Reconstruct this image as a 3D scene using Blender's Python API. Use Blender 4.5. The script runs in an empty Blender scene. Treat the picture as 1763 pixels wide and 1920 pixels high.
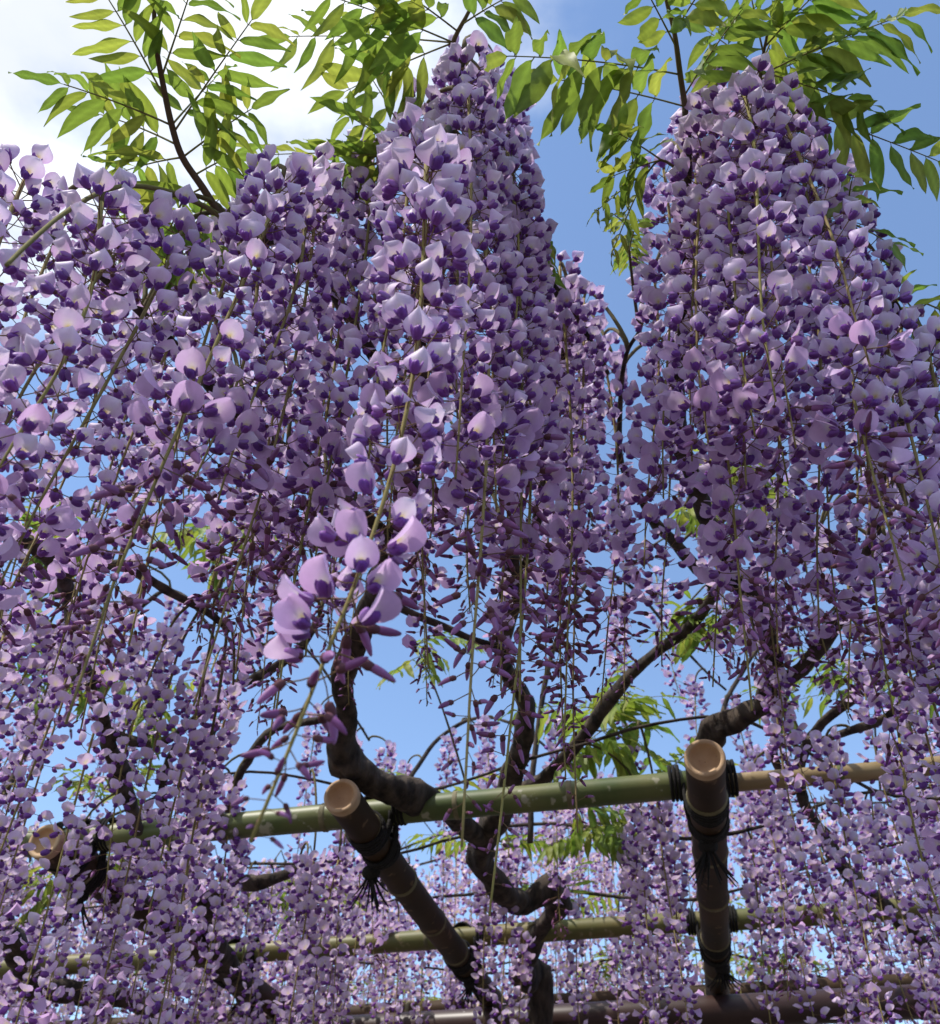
import bpy, math, random
from mathutils import Vector, Matrix, noise

R = math.radians
random.seed(11)
sc = bpy.context.scene
col = sc.collection

# ------------------------------------------------------------------ camera
PITCH = R(40.8)
CAM = Vector((0.0, 0.0, 1.5))
FPX, CX, CY = 1781.0, 881.5, 960.0
FWD = Vector((0, math.cos(PITCH), math.sin(PITCH)))
UPV = Vector((0, -math.sin(PITCH), math.cos(PITCH)))
cd = bpy.data.cameras.new('camera')
cam = bpy.data.objects.new('camera', cd)
col.objects.link(cam)
cam.location = CAM
cam.rotation_euler = (math.pi / 2 + PITCH, 0, 0)
cd.sensor_fit = 'HORIZONTAL'
cd.sensor_width = 36.0
cd.lens = 36.0 * FPX / 1763.0
cd.clip_start = 0.02
cd.clip_end = 4000
sc.cycles.max_bounces = 4; sc.cycles.diffuse_bounces = 3; sc.cycles.glossy_bounces = 1; sc.cycles.transmission_bounces = 3
cd.dof.use_dof = True
cd.dof.focus_distance = 0.95
cd.dof.aperture_fstop = 15.0
sc.camera = cam

# ------------------------------------------------------------------ world, sun, exposure
SUN_EL, SUN_AZ = R(60), R(-118)      # azimuth from +Y, negative = towards -X
sun_dir = Vector((math.sin(SUN_AZ) * math.cos(SUN_EL), math.cos(SUN_AZ) * math.cos(SUN_EL), math.sin(SUN_EL)))
world = bpy.data.worlds.new('World')
sc.world = world
world.use_nodes = True
nt = world.node_tree
nt.nodes.clear()
N = nt.nodes.new
out = N('ShaderNodeOutputWorld'); bg = N('ShaderNodeBackground')
sky = N('ShaderNodeTexSky'); sky.sky_type = 'NISHITA'; sky.sun_disc = False
sky.sun_elevation = SUN_EL; sky.sun_rotation = SUN_AZ
sky.air_density = 1.0; sky.dust_density = 0.15; sky.ozone_density = 2.2
bg.inputs['Strength'].default_value = 0.13
tc = N('ShaderNodeTexCoord')
mp = N('ShaderNodeMapping'); mp.inputs['Scale'].default_value = (1.0, 1.0, 2.0)
mp.inputs['Location'].default_value = (3.1, 0.4, 1.2)
nz = N('ShaderNodeTexNoise'); nz.inputs['Scale'].default_value = 2.6; nz.inputs['Detail'].default_value = 8
nz.inputs['Roughness'].default_value = 0.56
dotn = N('ShaderNodeVectorMath'); dotn.operation = 'DOT_PRODUCT'
cdir = Vector((-0.53, -0.24, 0.82)).normalized()      # cloud bank, widened out of view overhead and behind for white fill light
dotn.inputs[1].default_value = cdir
ma = N('ShaderNodeMath'); ma.operation = 'MULTIPLY_ADD'; ma.inputs[1].default_value = 2.0; ma.inputs[2].default_value = -1.26
ad = N('ShaderNodeMath'); ad.operation = 'ADD'
ramp = N('ShaderNodeMapRange'); ramp.interpolation_type = 'SMOOTHSTEP'
ramp.inputs['From Min'].default_value = 0.42; ramp.inputs['From Max'].default_value = 0.78
mixc = N('ShaderNodeMix'); mixc.data_type = 'RGBA'
mixc.inputs['B'].default_value = (5.6, 5.7, 5.9, 1)
L = nt.links.new
nz2 = N('ShaderNodeTexNoise'); nz2.inputs['Scale'].default_value = 4.5; nz2.inputs['Detail'].default_value = 6
cm = N('ShaderNodeMapRange'); cm.inputs['From Min'].default_value = .36; cm.inputs['From Max'].default_value = .62
cmx = N('ShaderNodeMix'); cmx.data_type = 'RGBA'; cmx.inputs['A'].default_value = (3.5, 3.7, 4.0, 1); cmx.inputs['B'].default_value = (5.6, 5.7, 5.9, 1)
L(mp.outputs['Vector'], nz2.inputs['Vector']); L(nz2.outputs['Fac'], cm.inputs['Value']); L(cm.outputs['Result'], cmx.inputs['Factor']); L(cmx.outputs['Result'], mixc.inputs['B'])
L(tc.outputs['Generated'], mp.inputs['Vector']); L(mp.outputs['Vector'], nz.inputs['Vector'])
L(tc.outputs['Generated'], dotn.inputs[0]); L(dotn.outputs['Value'], ma.inputs[0])
L(nz.outputs['Fac'], ad.inputs[0]); L(ma.outputs['Value'], ad.inputs[1])
L(ad.outputs['Value'], ramp.inputs['Value']); L(ramp.outputs['Result'], mixc.inputs['Factor'])
L(sky.outputs['Color'], mixc.inputs['A']); L(mixc.outputs['Result'], bg.inputs['Color'])
L(bg.outputs['Background'], out.inputs['Surface'])

sd = bpy.data.lights.new('sun', 'SUN'); sd.energy = 2.5; sd.angle = R(0.6); sd.color = (1.0, 0.95, 0.87)
so = bpy.data.objects.new('sun', sd); col.objects.link(so)
so.location = (0, 0, 12)
so.rotation_euler = sun_dir.to_track_quat('Z', 'Y').to_euler()
vs = sc.view_settings
vs.view_transform = 'Standard'; vs.look = 'None'; vs.exposure = 1.0; vs.gamma = 1.0; vs.use_curve_mapping = False

# ------------------------------------------------------------------ helpers
def ray(x, y):
    return FWD + Vector((1, 0, 0)) * ((x - CX) / FPX) + UPV * ((CY - y) / FPX)
def atT(x, y, t):            # a point t metres ahead along the view axis
    return CAM + ray(x, y) * t
def atY(x, y, Y):            # a point Y metres in front of the camera
    d = ray(x, y); return CAM + d * (Y / d.y)
def atH(x, y, h):            # a point h metres above the camera
    d = ray(x, y); return CAM + d * (h / d.z)

class MB:
    def __init__(s): s.v = []; s.f = []; s.m = []; s.c = []
    def add(s, verts, faces, color=(1, 1, 1), mat=0):
        o = len(s.v)
        s.v += [tuple(v) for v in verts]
        if isinstance(color, list): s.c += color
        else: s.c += [color] * len(verts)
        s.f += [tuple(i + o for i in f) for f in faces]
        s.m += [mat] * len(faces)
    def tube(s, pts, rad, seg=6, color=(1, 1, 1), mat=0, cap=True, rough=0.0):
        pts = [Vector(p) for p in pts]; n = len(pts)
        if not hasattr(rad, '__len__'): rad = [rad] * n
        ref = Vector((0.31, 0.17, 0.94)); ref = ref if abs((pts[-1] - pts[0]).normalized().dot(ref)) < .9 else Vector((1, .1, 0))
        vs_, fs = [], []; a = None
        for i, p in enumerate(pts):
            t = (pts[min(i + 1, n - 1)] - pts[max(i - 1, 0)]).normalized()
            a = (ref - t * ref.dot(t)).normalized() if a is None else (a - t * a.dot(t)).normalized()
            b = t.cross(a)
            for k in range(seg):
                q = 2 * math.pi * k / seg
                r = rad[i]
                dv = a * math.cos(q) + b * math.sin(q)
                if rough:
                    pp = p + dv * r
                    r *= 1 + rough * (noise.noise(pp * 11) * .9 + noise.noise(pp * 34) * .6) + (.10 * math.sin(3 * q + i * .22) if rough > .4 else 0)
                vs_.append(p + dv * r)
        for i in range(n - 1):
            for k in range(seg):
                k2 = (k + 1) % seg
                fs.append((i * seg + k, i * seg + k2, (i + 1) * seg + k2, (i + 1) * seg + k))
        if cap:
            fs.append(tuple(range(seg))[::-1]); fs.append(tuple((n - 1) * seg + k for k in range(seg)))
        s.add(vs_, fs, color, mat)
    def ellip(s, M, rx, ry, rz, nu=8, nv=5, color=(1, 1, 1), color2=None, mat=0, bend=0.0, taper=0.0):
        """ellipsoid whose long axis is X from 0 to 2rx"""
        vs_, cs, fs = [], [], []
        for j in range(nv + 1):
            a = math.pi * j / nv
            x = rx - rx * math.cos(a)
            w = (math.sin(a) ** .8 if 0 < j < nv else 0.02) * (1 - taper * (j / nv) ** 1.5)
            for k in range(nu):
                q = 2 * math.pi * k / nu
                vs_.append(M @ Vector((x, ry * w * math.cos(q), rz * w * math.sin(q) + bend * (x / (2 * rx)) ** 2)))
                if color2: u = j / nv; cs.append(tuple(color[i] * (1 - u) + color2[i] * u for i in range(3)))
        for j in range(nv):
            for k in range(nu):
                k2 = (k + 1) % nu
                fs.append((j * nu + k, (j + 1) * nu + k, (j + 1) * nu + k2, j * nu + k2))
        s.add(vs_, fs, cs if color2 else color, mat)
    def mesh(s, name, mats, smooth=True):
        me = bpy.data.meshes.new(name)
        me.from_pydata(s.v, [], s.f)
        for m in mats: me.materials.append(m)
        me.polygons.foreach_set('material_index', s.m)
        me.polygons.foreach_set('use_smooth', [smooth] * len(s.f))
        at = me.color_attributes.new('tint', 'FLOAT_COLOR', 'POINT')
        flat = []
        for c in s.c: flat += [c[0], c[1], c[2], 1.0]
        at.data.foreach_set('color', flat)
        me.update()
        return me

def link(name, data, parent=None, M=None):
    o = bpy.data.objects.new(name, data)
    col.objects.link(o)
    if parent is not None: o.parent = parent
    if M is not None: o.matrix_local = M
    return o
def thing(name, label, cat, loc=(0, 0, 0), group=None):
    o = link(name, None); o.location = loc; o.empty_display_size = .03
    o['label'] = label; o['category'] = cat
    if group: o['group'] = group
    return o

# ------------------------------------------------------------------ materials
def new_mat(name):
    m = bpy.data.materials.new(name); m.use_nodes = True
    t = m.node_tree; t.nodes.clear()
    return m, t, t.nodes.new, t.links.new
def leafy(name, trans, rough, spec, hue, val, nscale, namp, fixed=None, tmul=(1, 1, 1)):
    """thin petal / leaf tissue: colour from the tint attribute, varied per object, part of the light passes through"""
    m, t, N, L = new_mat(name)
    o = N('ShaderNodeOutputMaterial')
    at = N('ShaderNodeAttribute'); at.attribute_name = 'tint'
    oi = N('ShaderNodeObjectInfo'); tc = N('ShaderNodeTexCoord')
    nz = N('ShaderNodeTexNoise'); nz.inputs['Scale'].default_value = nscale; nz.inputs['Detail'].default_value = 3
    L(tc.outputs['Object'], nz.inputs['Vector'])
    h = N('ShaderNodeHueSaturation')
    mr = N('ShaderNodeMapRange'); mr.inputs['To Min'].default_value = .5 - hue; mr.inputs['To Max'].default_value = .5 + hue
    L(oi.outputs['Random'], mr.inputs['Value']); L(mr.outputs['Result'], h.inputs['Hue'])
    mul = N('ShaderNodeMath'); mul.operation = 'MULTIPLY'; mul.inputs[1].default_value = 7.31
    fr = N('ShaderNodeMath'); fr.operation = 'FRACT'
    L(oi.outputs['Random'], mul.inputs[0]); L(mul.outputs[0], fr.inputs[0])
    mv = N('ShaderNodeMapRange'); mv.inputs['To Min'].default_value = 1 - val; mv.inputs['To Max'].default_value = 1 + val
    L(fr.outputs[0], mv.inputs['Value'])
    nm = N('ShaderNodeMath'); nm.operation = 'MULTIPLY_ADD'; nm.inputs[1].default_value = namp; nm.inputs[2].default_value = -namp / 2
    L(nz.outputs['Fac'], nm.inputs[0])
    ad = N('ShaderNodeMath'); ad.operation = 'ADD'; L(mv.outputs['Result'], ad.inputs[0]); L(nm.outputs[0], ad.inputs[1])
    L(ad.outputs[0], h.inputs['Value'])
    L(at.outputs['Color'], h.inputs['Color'])
    p = N('ShaderNodeBsdfPrincipled'); p.inputs['Roughness'].default_value = rough
    p.inputs['Specular IOR Level'].default_value = spec
    L(h.outputs['Color'], p.inputs['Base Color'])
    if trans > 0:
        tr = N('ShaderNodeBsdfTranslucent'); mx = N('ShaderNodeMixShader'); mx.inputs['Fac'].default_value = trans
        cm = N('ShaderNodeMix'); cm.data_type = 'RGBA'; cm.blend_type = 'MULTIPLY'; cm.inputs['Factor'].default_value = 1
        cm.inputs['B'].default_value = (*tmul, 1)
        L(h.outputs['Color'], cm.inputs['A']); L(cm.outputs['Result'], tr.inputs['Color'])
        L(p.outputs[0], mx.inputs[1]); L(tr.outputs[0], mx.inputs[2]); L(mx.outputs[0], o.inputs['Surface'])
    else:
        L(p.outputs[0], o.inputs['Surface'])
    return m
M_PETAL = leafy('wisteria_petal', .42, .5, .35, .014, .14, 260, .16)
M_STALK = leafy('wisteria_stalk', 0, .85, .12, .01, .12, 90, .3)
M_LEAF = leafy('wisteria_leaf', .50, .5, .3, .014, .16, 60, .22, tmul=(1.15, 1.12, .8))

def solid(name, c1, c2, scale, rough, bump=0, stretch=(1, 1, 1), c3=None, c3thr=.68, spec=.4, detail=6):
    m, t, N, L = new_mat(name)
    o = N('ShaderNodeOutputMaterial'); p = N('ShaderNodeBsdfPrincipled')
    p.inputs['Roughness'].default_value = rough; p.inputs['Specular IOR Level'].default_value = spec
    tc = N('ShaderNodeTexCoord'); mp = N('ShaderNodeMapping'); mp.inputs['Scale'].default_value = stretch
    nz = N('ShaderNodeTexNoise'); nz.inputs['Scale'].default_value = scale; nz.inputs['Detail'].default_value = detail
    L(tc.outputs['Object'], mp.inputs['Vector']); L(mp.outputs['Vector'], nz.inputs['Vector'])
    mr = N('ShaderNodeMapRange'); mr.inputs['From Min'].default_value = .35; mr.inputs['From Max'].default_value = .68
    L(nz.outputs['Fac'], mr.inputs['Value'])
    mx = N('ShaderNodeMix'); mx.data_type = 'RGBA'; mx.inputs['A'].default_value = (*c1, 1); mx.inputs['B'].default_value = (*c2, 1)
    L(mr.outputs['Result'], mx.inputs['Factor'])
    res = mx.outputs['Result']
    if c3:
        n2 = N('ShaderNodeTexNoise'); n2.inputs['Scale'].default_value = scale * 5; n2.inputs['Detail'].default_value = 4
        L(tc.outputs['Object'], n2.inputs['Vector'])
        g = N('ShaderNodeMapRange'); g.inputs['From Min'].default_value = c3thr; g.inputs['From Max'].default_value = c3thr + .05
        L(n2.outputs['Fac'], g.inputs['Value'])
        m3 = N('ShaderNodeMix'); m3.data_type = 'RGBA'; m3.inputs['B'].default_value = (*c3, 1)
        L(g.outputs['Result'], m3.inputs['Factor']); L(res, m3.inputs['A']); res = m3.outputs['Result']
    L(res, p.inputs['Base Color'])
    if bump:
        b = N('ShaderNodeBump'); b.inputs['Strength'].default_value = bump; b.inputs['Distance'].default_value = .012 if bump > .8 else .006
        L(nz.outputs['Fac'], b.inputs['Height']); L(b.outputs['Normal'], p.inputs['Normal'])
    L(p.outputs[0], o.inputs['Surface'])
    return m
M_BARK = solid('bark', (.014, .010, .008), (.085, .062, .046), 45, .95, 1.0, (1, 1, .35), c3=(.10, .09, .075), c3thr=.70)
M_BAMB_G = solid('green_bamboo', (.055, .085, .018), (.15, .15, .05), 6, .45, .12, (1, 1, 1), c3=(.30, .29, .20), c3thr=.62, detail=10)
M_BAMB_Y = solid('yellowing_bamboo', (.15, .115, .035), (.09, .105, .025), 6, .5, .12, c3=(.24, .18, .09), c3thr=.60, detail=10)
M_BAMB_T = solid('tan_bamboo', (.30, .20, .105), (.24, .18, .08), 4, .45, .05, c3=(.36, .27, .16), c3thr=.66)
M_BAMB_B = solid('weathered_bamboo', (.026, .016, .008), (.062, .034, .016), 7, .65, .25, c3=(.12, .075, .04), c3thr=.62, spec=.2)
M_CUT = solid('cut_bamboo', (.42, .27, .15), (.50, .34, .20), 30, .7, .1, (1, 1, 1), c3=(.33, .20, .11), c3thr=.66)
M_NODE = solid('bamboo_node', (.20, .17, .09), (.09, .08, .035), 40, .7)
M_ROPE = solid('palm_rope', (.006, .005, .005), (.02, .017, .015), 300, .95, .5)
M_PIPE = solid('brown_paint', (.035, .017, .015), (.05, .026, .022), 10, .4, .04, c3=(.35, .33, .32), c3thr=.72)
M_EARTH = solid('packed_earth', (.055, .047, .038), (.10, .086, .07), 3, .95, .3)

# ------------------------------------------------------------------ ground
g = MB(); g.add([(-1500, -1500, 0), (1500, -1500, 0), (1500, 1500, 0), (-1500, 1500, 0)], [(0, 1, 2, 3)])
gr = link('ground', g.mesh('ground', [M_EARTH])); gr['kind'] = 'structure'

# ------------------------------------------------------------------ bamboo trellis
def culm(label, a, b, r0, r1, mat, nodes=.28, cut_a=False, cut_b=False, first=.12, group=None, name='bamboo_pole'):
    a, b = Vector(a), Vector(b); Ln = (b - a).length; d = (b - a).normalized()
    t = thing(name, label, 'bamboo pole', a, group)
    mb = MB(); n = max(8, int(Ln / .05)); seg = 24
    ps, rs = [], []
    nodepos = []; q = first
    while q < Ln - .05: nodepos.append(q); q += nodes * random.uniform(.85, 1.15)
    for i in range(n + 1):
        s = Ln * i / n
        p = d * s + Vector((noise.noise(a + d * s * .9), 0, noise.noise(a * 2 + d * s * .9))) * .006 * min(1, s * 4)
        r = r0 + (r1 - r0) * i / n
        dn = min([abs(s - k) for k in nodepos] + [9])
        r *= 1 + .03 * math.exp(-(dn / .025) ** 2)
        ps.append(p); rs.append(r)
    hollow = cut_a
    mb.tube(ps, rs, seg, cap=not hollow)
    body = link('culm', mb.mesh('culm', [mat]), t)
    for k in nodepos:
        i = min(n - 1, int(k / Ln * n)); f = k / Ln * n - i
        p = ps[i].lerp(ps[i + 1], f); r = rs[i]
        nb = MB(); nb.tube([p - d * .007, p - d * .003, p, p + d * .003, p + d * .006], [r * 1.0, r * 1.06, r * 1.03, r * 1.08, r * 1.0], seg, cap=False)
        link('node', nb.mesh('node', [M_NODE if mat != M_BAMB_T else M_BAMB_Y]), body)
    if cut_a:      # sawn end: a rim of wall and the pale dished septum inside
        cb = MB(); up = Vector((0, 0, 1)); sx = d.cross(up).normalized(); uz = sx.cross(d)
        prof = [(r0 * 1.002, .016), (r0 * 1.022, .014), (r0 * 1.022, 0), (r0 * 1.004, -.003), (r0 * .97, -.004), (r0 * .80, -.0045), (r0 * .76, -.001), (r0 * .72, .006), (r0 * .5, .0125), (r0 * .22, .0155), (0.0005, .016)]
        vs_, fs = [], []
        for rr, dx in prof:
            for k in range(32):
                q = 2 * math.pi * k / 32
                vs_.append(d * dx + sx * rr * math.cos(q) + uz * rr * math.sin(q))
        for i in range(len(prof) - 1):
            for k in range(32):
                k2 = (k + 1) % 32; fs.append((i * 32 + k, i * 32 + k2, (i + 1) * 32 + k2, (i + 1) * 32 + k))
        cb.add(vs_, fs)
        link('cut_end', cb.mesh('cut_end', [M_CUT]), body)
    return t

BD = Vector((math.sin(R(12)), math.cos(R(12)), 0))      # beams run away in this direction
PD = Vector((math.cos(R(12)), -math.sin(R(12)), 0))     # cross poles run in this one
HB = .78
beam_ends = [atH(1322, 1422, HB), atH(640, 1493, HB), atH(84, 1578, HB)]
beam_lab = ['thick bamboo beam with pale sawn end jutting below the joint of the green and tan poles',
            'brown bamboo beam with sawn end directly under the bent black vine trunk',
            'brown bamboo beam whose end is half hidden behind hanging purple flowers']
for e, lb, rr in zip(beam_ends, beam_lab, (.036, .034, .036)):
    culm(lb, e, e + BD * 5.2, rr, rr * .9, M_BAMB_B, cut_a=True, first=.16, name='bamboo_beam', group='beams carrying the trellis')
RP = .0275
def along(p, k): return p + PD * k
hp = HB + .036 + RP - .002
p1 = atH(1300, 1469, hp)
culm('thick green bamboo pole lying across the sawn beam ends under the vine trunk', along(p1, -3.2), p1 + PD * .02, .030, .0275, M_BAMB_G, nodes=.27, first=.3)
p1b = p1 + PD * .035 + Vector((0, 0, -.006))
culm('thin tan bamboo pole that continues the green pole past the joint', p1b, along(p1b, 2.2), .0185, .016, M_BAMB_T, nodes=.30, first=.25)
p2 = atH(881, 1757, hp)
culm('slender yellow green bamboo pole behind and below the thick green one', along(p2, -2.6), along(p2, 2.6), .028, .0265, M_BAMB_Y, nodes=.29, first=.2)
p4 = atH(881, 1890, hp + .01)
culm('tan bamboo cross pole deep under the trellis beyond the brown pipe', along(p4, -3.2), along(p4, 3.2), .031, .029, M_BAMB_B, nodes=.29, first=.2)
# painted steel pipe that carries the beams, on posts outside the picture
p3 = atH(1150, 1908, HB - .036 - .043)
def pipe(label, c, half, r=.044):
    t = thing('steel_pipe', label, 'pipe', along(c, -half))
    mb = MB(); mb.tube([Vector(), PD * half * 2], r, 24); link('tube', mb.mesh('tube', [M_PIPE]), t)
    for k in (.03, half * 2 - .03):
        pb = MB(); top = PD * k; pb.tube([top + Vector((0, 0, -.02)), Vector((top.x, top.y, -c.z))], .044, 20)
        link('post', pb.mesh('post', [M_PIPE]), t)
pipe('dark brown painted steel pipe carrying the bamboo beams from below', p3, 3.1)
pipe('far dark brown pipe carrying the back ends of the beams', beam_ends[1] + BD * 4.9 + PD * .2 + Vector((0, 0, -.036 - .040)), 3.6)

# rope lashings
def lashing(label, c, rp, tail_dir, hang):
    """black palm rope wound round the beam and the pole at c (centre of the beam under the pole)"""
    t = thing('rope_lashing', label, 'rope', c, 'black rope knots of the trellis')
    mb = MB()
    def loop(off, tilt, r, hgt, th):
        pts = []
        for k in range(25):
            q = 2 * math.pi * k / 24
            p = PD * math.cos(q) * r + Vector((0, 0, 1)) * (math.sin(q) * hgt + hgt * .0) + BD * (off + tilt * math.sin(q))
            pts.append(p)
        mb.tube(pts, th, 6, rough=.15)
    for i in range(3):                       # bands round the beam in front of the pole and behind it
        loop(-.048 - .008 * i, .004 * (i - 1), .0385, .0385, .0038)
        loop(.045 + .008 * i, .004 * (i - 1), .0385, .0385, .0038)
    for sgn in (-1, 1):                      # diagonal turns over the pole
        for i in range(3):
            pts = []
            for k in range(25):
                q = 2 * math.pi * k / 24
                z = math.sin(q)
                zz = .028 + z * .070
                p = PD * (math.cos(q) * .041 + sgn * .0) + Vector((0, 0, zz)) + BD * (sgn * (.012 + .009 * i) * 1.0 + (-sgn) * .03 * z * .6)
                pts.append(p)
            mb.tube(pts, .0038, 6, rough=.15)
    # bands along the pole (round the pole, either side of the beam)
    for sgn in (-1, 1):
        for i in range(3):
            pts = []
            for k in range(25):
                q = 2 * math.pi * k / 24
                pts.append(BD * math.cos(q) * (rp + .004) + Vector((0, 0, .036 + rp + math.sin(q) * (rp + .004))) + PD * sgn * (.047 + .008 * i))
            mb.tube(pts, .0038, 6, rough=.15)
    cb = link('coil', mb.mesh('coil', [M_ROPE]), t)
    k0 = BD * .06 + PD * tail_dir * .02 + Vector((0, 0, -.045))
    kb = MB(); kb.ellip(Matrix.Translation(k0 + Vector((-.02, 0, 0))), .02, .017, .016, 10, 6)
    link('knot', kb.mesh('knot', [M_ROPE]), t)
    for i in range(16):
        sb = MB(); a = random.uniform(-1, 1); b_ = random.uniform(-.6, .6); ln = hang * random.uniform(.6, 1.1)
        pts = [k0 + PD * a * .006, k0 + PD * a * .018 + BD * b_ * .01 + Vector((0, 0, -ln * .4)),
               k0 + PD * a * .034 + BD * b_ * .02 + Vector((0, 0, -ln * .75)), k0 + PD * a * .05 + BD * b_ * .03 + Vector((0, 0, -ln))]
        sb.tube(pts, [.0024, .0022, .0019, .0012], 5, rough=.4)
        link('rope_end', sb.mesh('rope_end', [M_ROPE]), t)
def cross(e, p):       # where a beam from e passes under a pole through p
    k = (p - e).dot(BD); q = e + BD * k; return q
lab = ['black rope lashing on the beam at the joint of green and tan poles', 'black rope lashing with frayed tassel on the beam under the vine trunk',
       'black rope lashing with long tassel on the flower-hidden beam']
for e, lb, td in zip(beam_ends, lab, (-.4, -1, -.8)):
    lashing(lb, cross(e, p1), .0295, td, .075)
for e, lb in zip(beam_ends, ['black rope lashing where the sawn thick beam meets the yellow green pole', 'black rope lashing where the middle beam meets the yellow green pole',
                             'black rope lashing where the half hidden beam meets the yellow green pole']):
    lashing(lb, cross(e, p2), .0275, .5, .05)

# ------------------------------------------------------------------ vines (woody stems)
canes = []           # sampled points that racemes and shoots can grow from
def spline(pts, rad, sub=5):
    P, Q = [], []
    n = len(pts)
    for i in range(n - 1):
        p0, p1_, p2_, p3_ = pts[max(i - 1, 0)], pts[i], pts[i + 1], pts[min(i + 2, n - 1)]
        for k in range(sub):
            u = k / sub
            P.append(.5 * ((2 * p1_) + (p2_ - p0) * u + (2 * p0 - 5 * p1_ + 4 * p2_ - p3_) * u * u + (3 * p1_ - p0 - 3 * p2_ + p3_) * u ** 3))
            Q.append(rad[i] + (rad[i + 1] - rad[i]) * u)
    P.append(pts[-1]); Q.append(rad[-1])
    return P, Q
def stem(root, pname, spec, rough=.42, seg=16, sub=7, wob=.012, use=True):
    """spec: list of (x, y, depth, radius)"""
    pts = [atT(x, y, t) if not isinstance(x, Vector) else x for x, y, t, r in spec]
    rad = [r for *_, r in spec]
    P, Q = spline(pts, rad, sub)
    for i in range(2, len(P) - 2):
        P[i] = P[i] + Vector((noise.noise(P[i] * 9), noise.noise(P[i] * 9 + Vector((5, 5, 5))), noise.noise(P[i] * 9 + Vector((9, 1, 3))))) * min(wob, Q[i] * 1.2)
    Q = [q_ * (1 + .26 * noise.noise(p_ * 13 + Vector((3, 7, 1)))) if q_ > .014 else q_ for q_, p_ in zip(Q, P)]
    mb = MB(); org = root.location
    mb.tube([p - org for p in P], Q, seg if Q[0] > .008 else 7, rough=rough)
    link(pname, mb.mesh(pname, [M_BARK]), root)
    if use:
        for i in range(len(P) - 1):
            for u in (0, .34, .67): canes.append(P[i].lerp(P[i + 1], u))
def vine(label, base): return thing('wisteria_vine', label, 'vine', base)

v = vine('thick bent black wisteria trunk rising from the green bamboo pole', atT(760, 1492, 1.98))
stem(v, 'trunk', [(915, 1600, 2.32, .020), (870, 1545, 2.16, .022), (815, 1512, 2.05, .026), (750, 1486, 1.98, .034), (690, 1456, 1.92, .030), (650, 1436, 1.89, .035), (632, 1395, 1.87, .028), (648, 1330, 1.84, .020), (645, 1255, 1.8, .022),
                  (688, 1160, 1.76, .017), (712, 1085, 1.7, .017), (742, 990, 1.62, .017), (765, 880, 1.5, .015)])
stem(v, 'branch', [(765, 880, 1.5, .018), (790, 700, 1.35, .015), (800, 520, 1.25, .013), (830, 330, 1.2, .007), (858, 180, 1.2, .005), (870, 90, 1.2, .004)])
stem(v, 'branch', [(775, 820, 1.45, .014), (690, 640, 1.3, .008), (570, 500, 1.17, .0055), (470, 440, 1.1, .005), (420, 415, 1.06, .0048)])
stem(v, 'branch', [(790, 700, 1.35, .009), (880, 600, 1.32, .007), (960, 520, 1.3, .005), (1020, 520, 1.32, .004), (1080, 590, 1.4, .0035), (1140, 700, 1.5, .003)])
stem(v, 'branch', [(845, 260, 1.2, .005), (840, 240, 1.05, .004), (812, 285, .86, .0028)], rough=.15)
stem(v, 'branch', [(735, 1010, 1.64, .012), (600, 900, 1.5, .011), (450, 780, 1.35, .010), (320, 640, 1.2, .006), (200, 520, 1.1, .005), (60, 430, 1.0, .0035)])
stem(v, 'branch', [(742, 1130, 1.74, .008), (820, 1165, 1.72, .007), (890, 1200, 1.72, .006), (960, 1215, 1.75, .005)], rough=.15)
v = vine('gnarled black wisteria trunk winding up between the lower poles in the middle', Vector((atT(1010, 1920, 2.75).x, atT(1010, 1920, 2.75).y, 0)))
b0 = v.location.copy()
stem(v, 'trunk', [(b0, 0, 0, .07), (b0 + Vector((.03, .02, .6)), 0, 0, .06), (b0 + Vector((-.03, 0, 1.2)), 0, 0, .05), (1010, 1880, 2.75, .038), (985, 1835, 2.72, .036), (1000, 1775, 2.66, .028), (1018, 1738, 2.6, .026),
                  (1046, 1695, 2.54, .030), (1030, 1664, 2.5, .037), (990, 1692, 2.46, .024), (955, 1688, 2.42, .030), (926, 1650, 2.36, .026), (900, 1600, 2.3, .029),
                  (910, 1560, 2.25, .030), (940, 1510, 2.2, .026), (965, 1440, 2.15, .024), (988, 1365, 2.1, .021), (970, 1300, 2.06, .020), (945, 1240, 2.0, .018), (945, 1160, 1.93, .016), (960, 1040, 1.8, .014)])
stem(v, 'branch', [(945, 1200, 1.97, .014), (1000, 1000, 1.75, .010), (1040, 800, 1.55, .007), (1060, 640, 1.42, .005), (1040, 540, 1.36, .0035)])
stem(v, 'branch', [(945, 1500, 2.2, .017), (1010, 1465, 2.18, .016), (1075, 1395, 2.12, .014), (1150, 1300, 2.06, .0135), (1210, 1245, 2.0, .012), (1290, 1175, 1.94, .012), (1340, 1100, 1.88, .011)])
stem(v, 'branch', [(1340, 1100, 1.88, .014), (1280, 1030, 1.8, .012), (1215, 960, 1.7, .008), (1165, 850, 1.6, .005), (1170, 680, 1.5, .0035), (1200, 620, 1.45, .003)])
stem(v, 'branch', [(1340, 1100, 1.88, .011), (1440, 1060, 1.85, .009), (1540, 1010, 1.85, .007)])
v = vine('short stout wisteria limb behind the pale sawn beam end', atT(1330, 1440, 1.92))
stem(v, 'trunk', [(1335, 1455, 1.95, .026), (1330, 1400, 1.9, .026), (1345, 1365, 1.86, .027), (1390, 1342, 1.82, .024), (1435, 1318, 1.78, .019), (1450, 1240, 1.72, .016), (1420, 1120, 1.66, .015)])
stem(v, 'branch', [(1420, 1120, 1.66, .015), (1330, 990, 1.55, .013), (1282, 850, 1.45, .012), (1275, 700, 1.35, .009), (1285, 520, 1.27, .007), (1290, 350, 1.22, .0055), (1285, 200, 1.2, .0042)])
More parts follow.
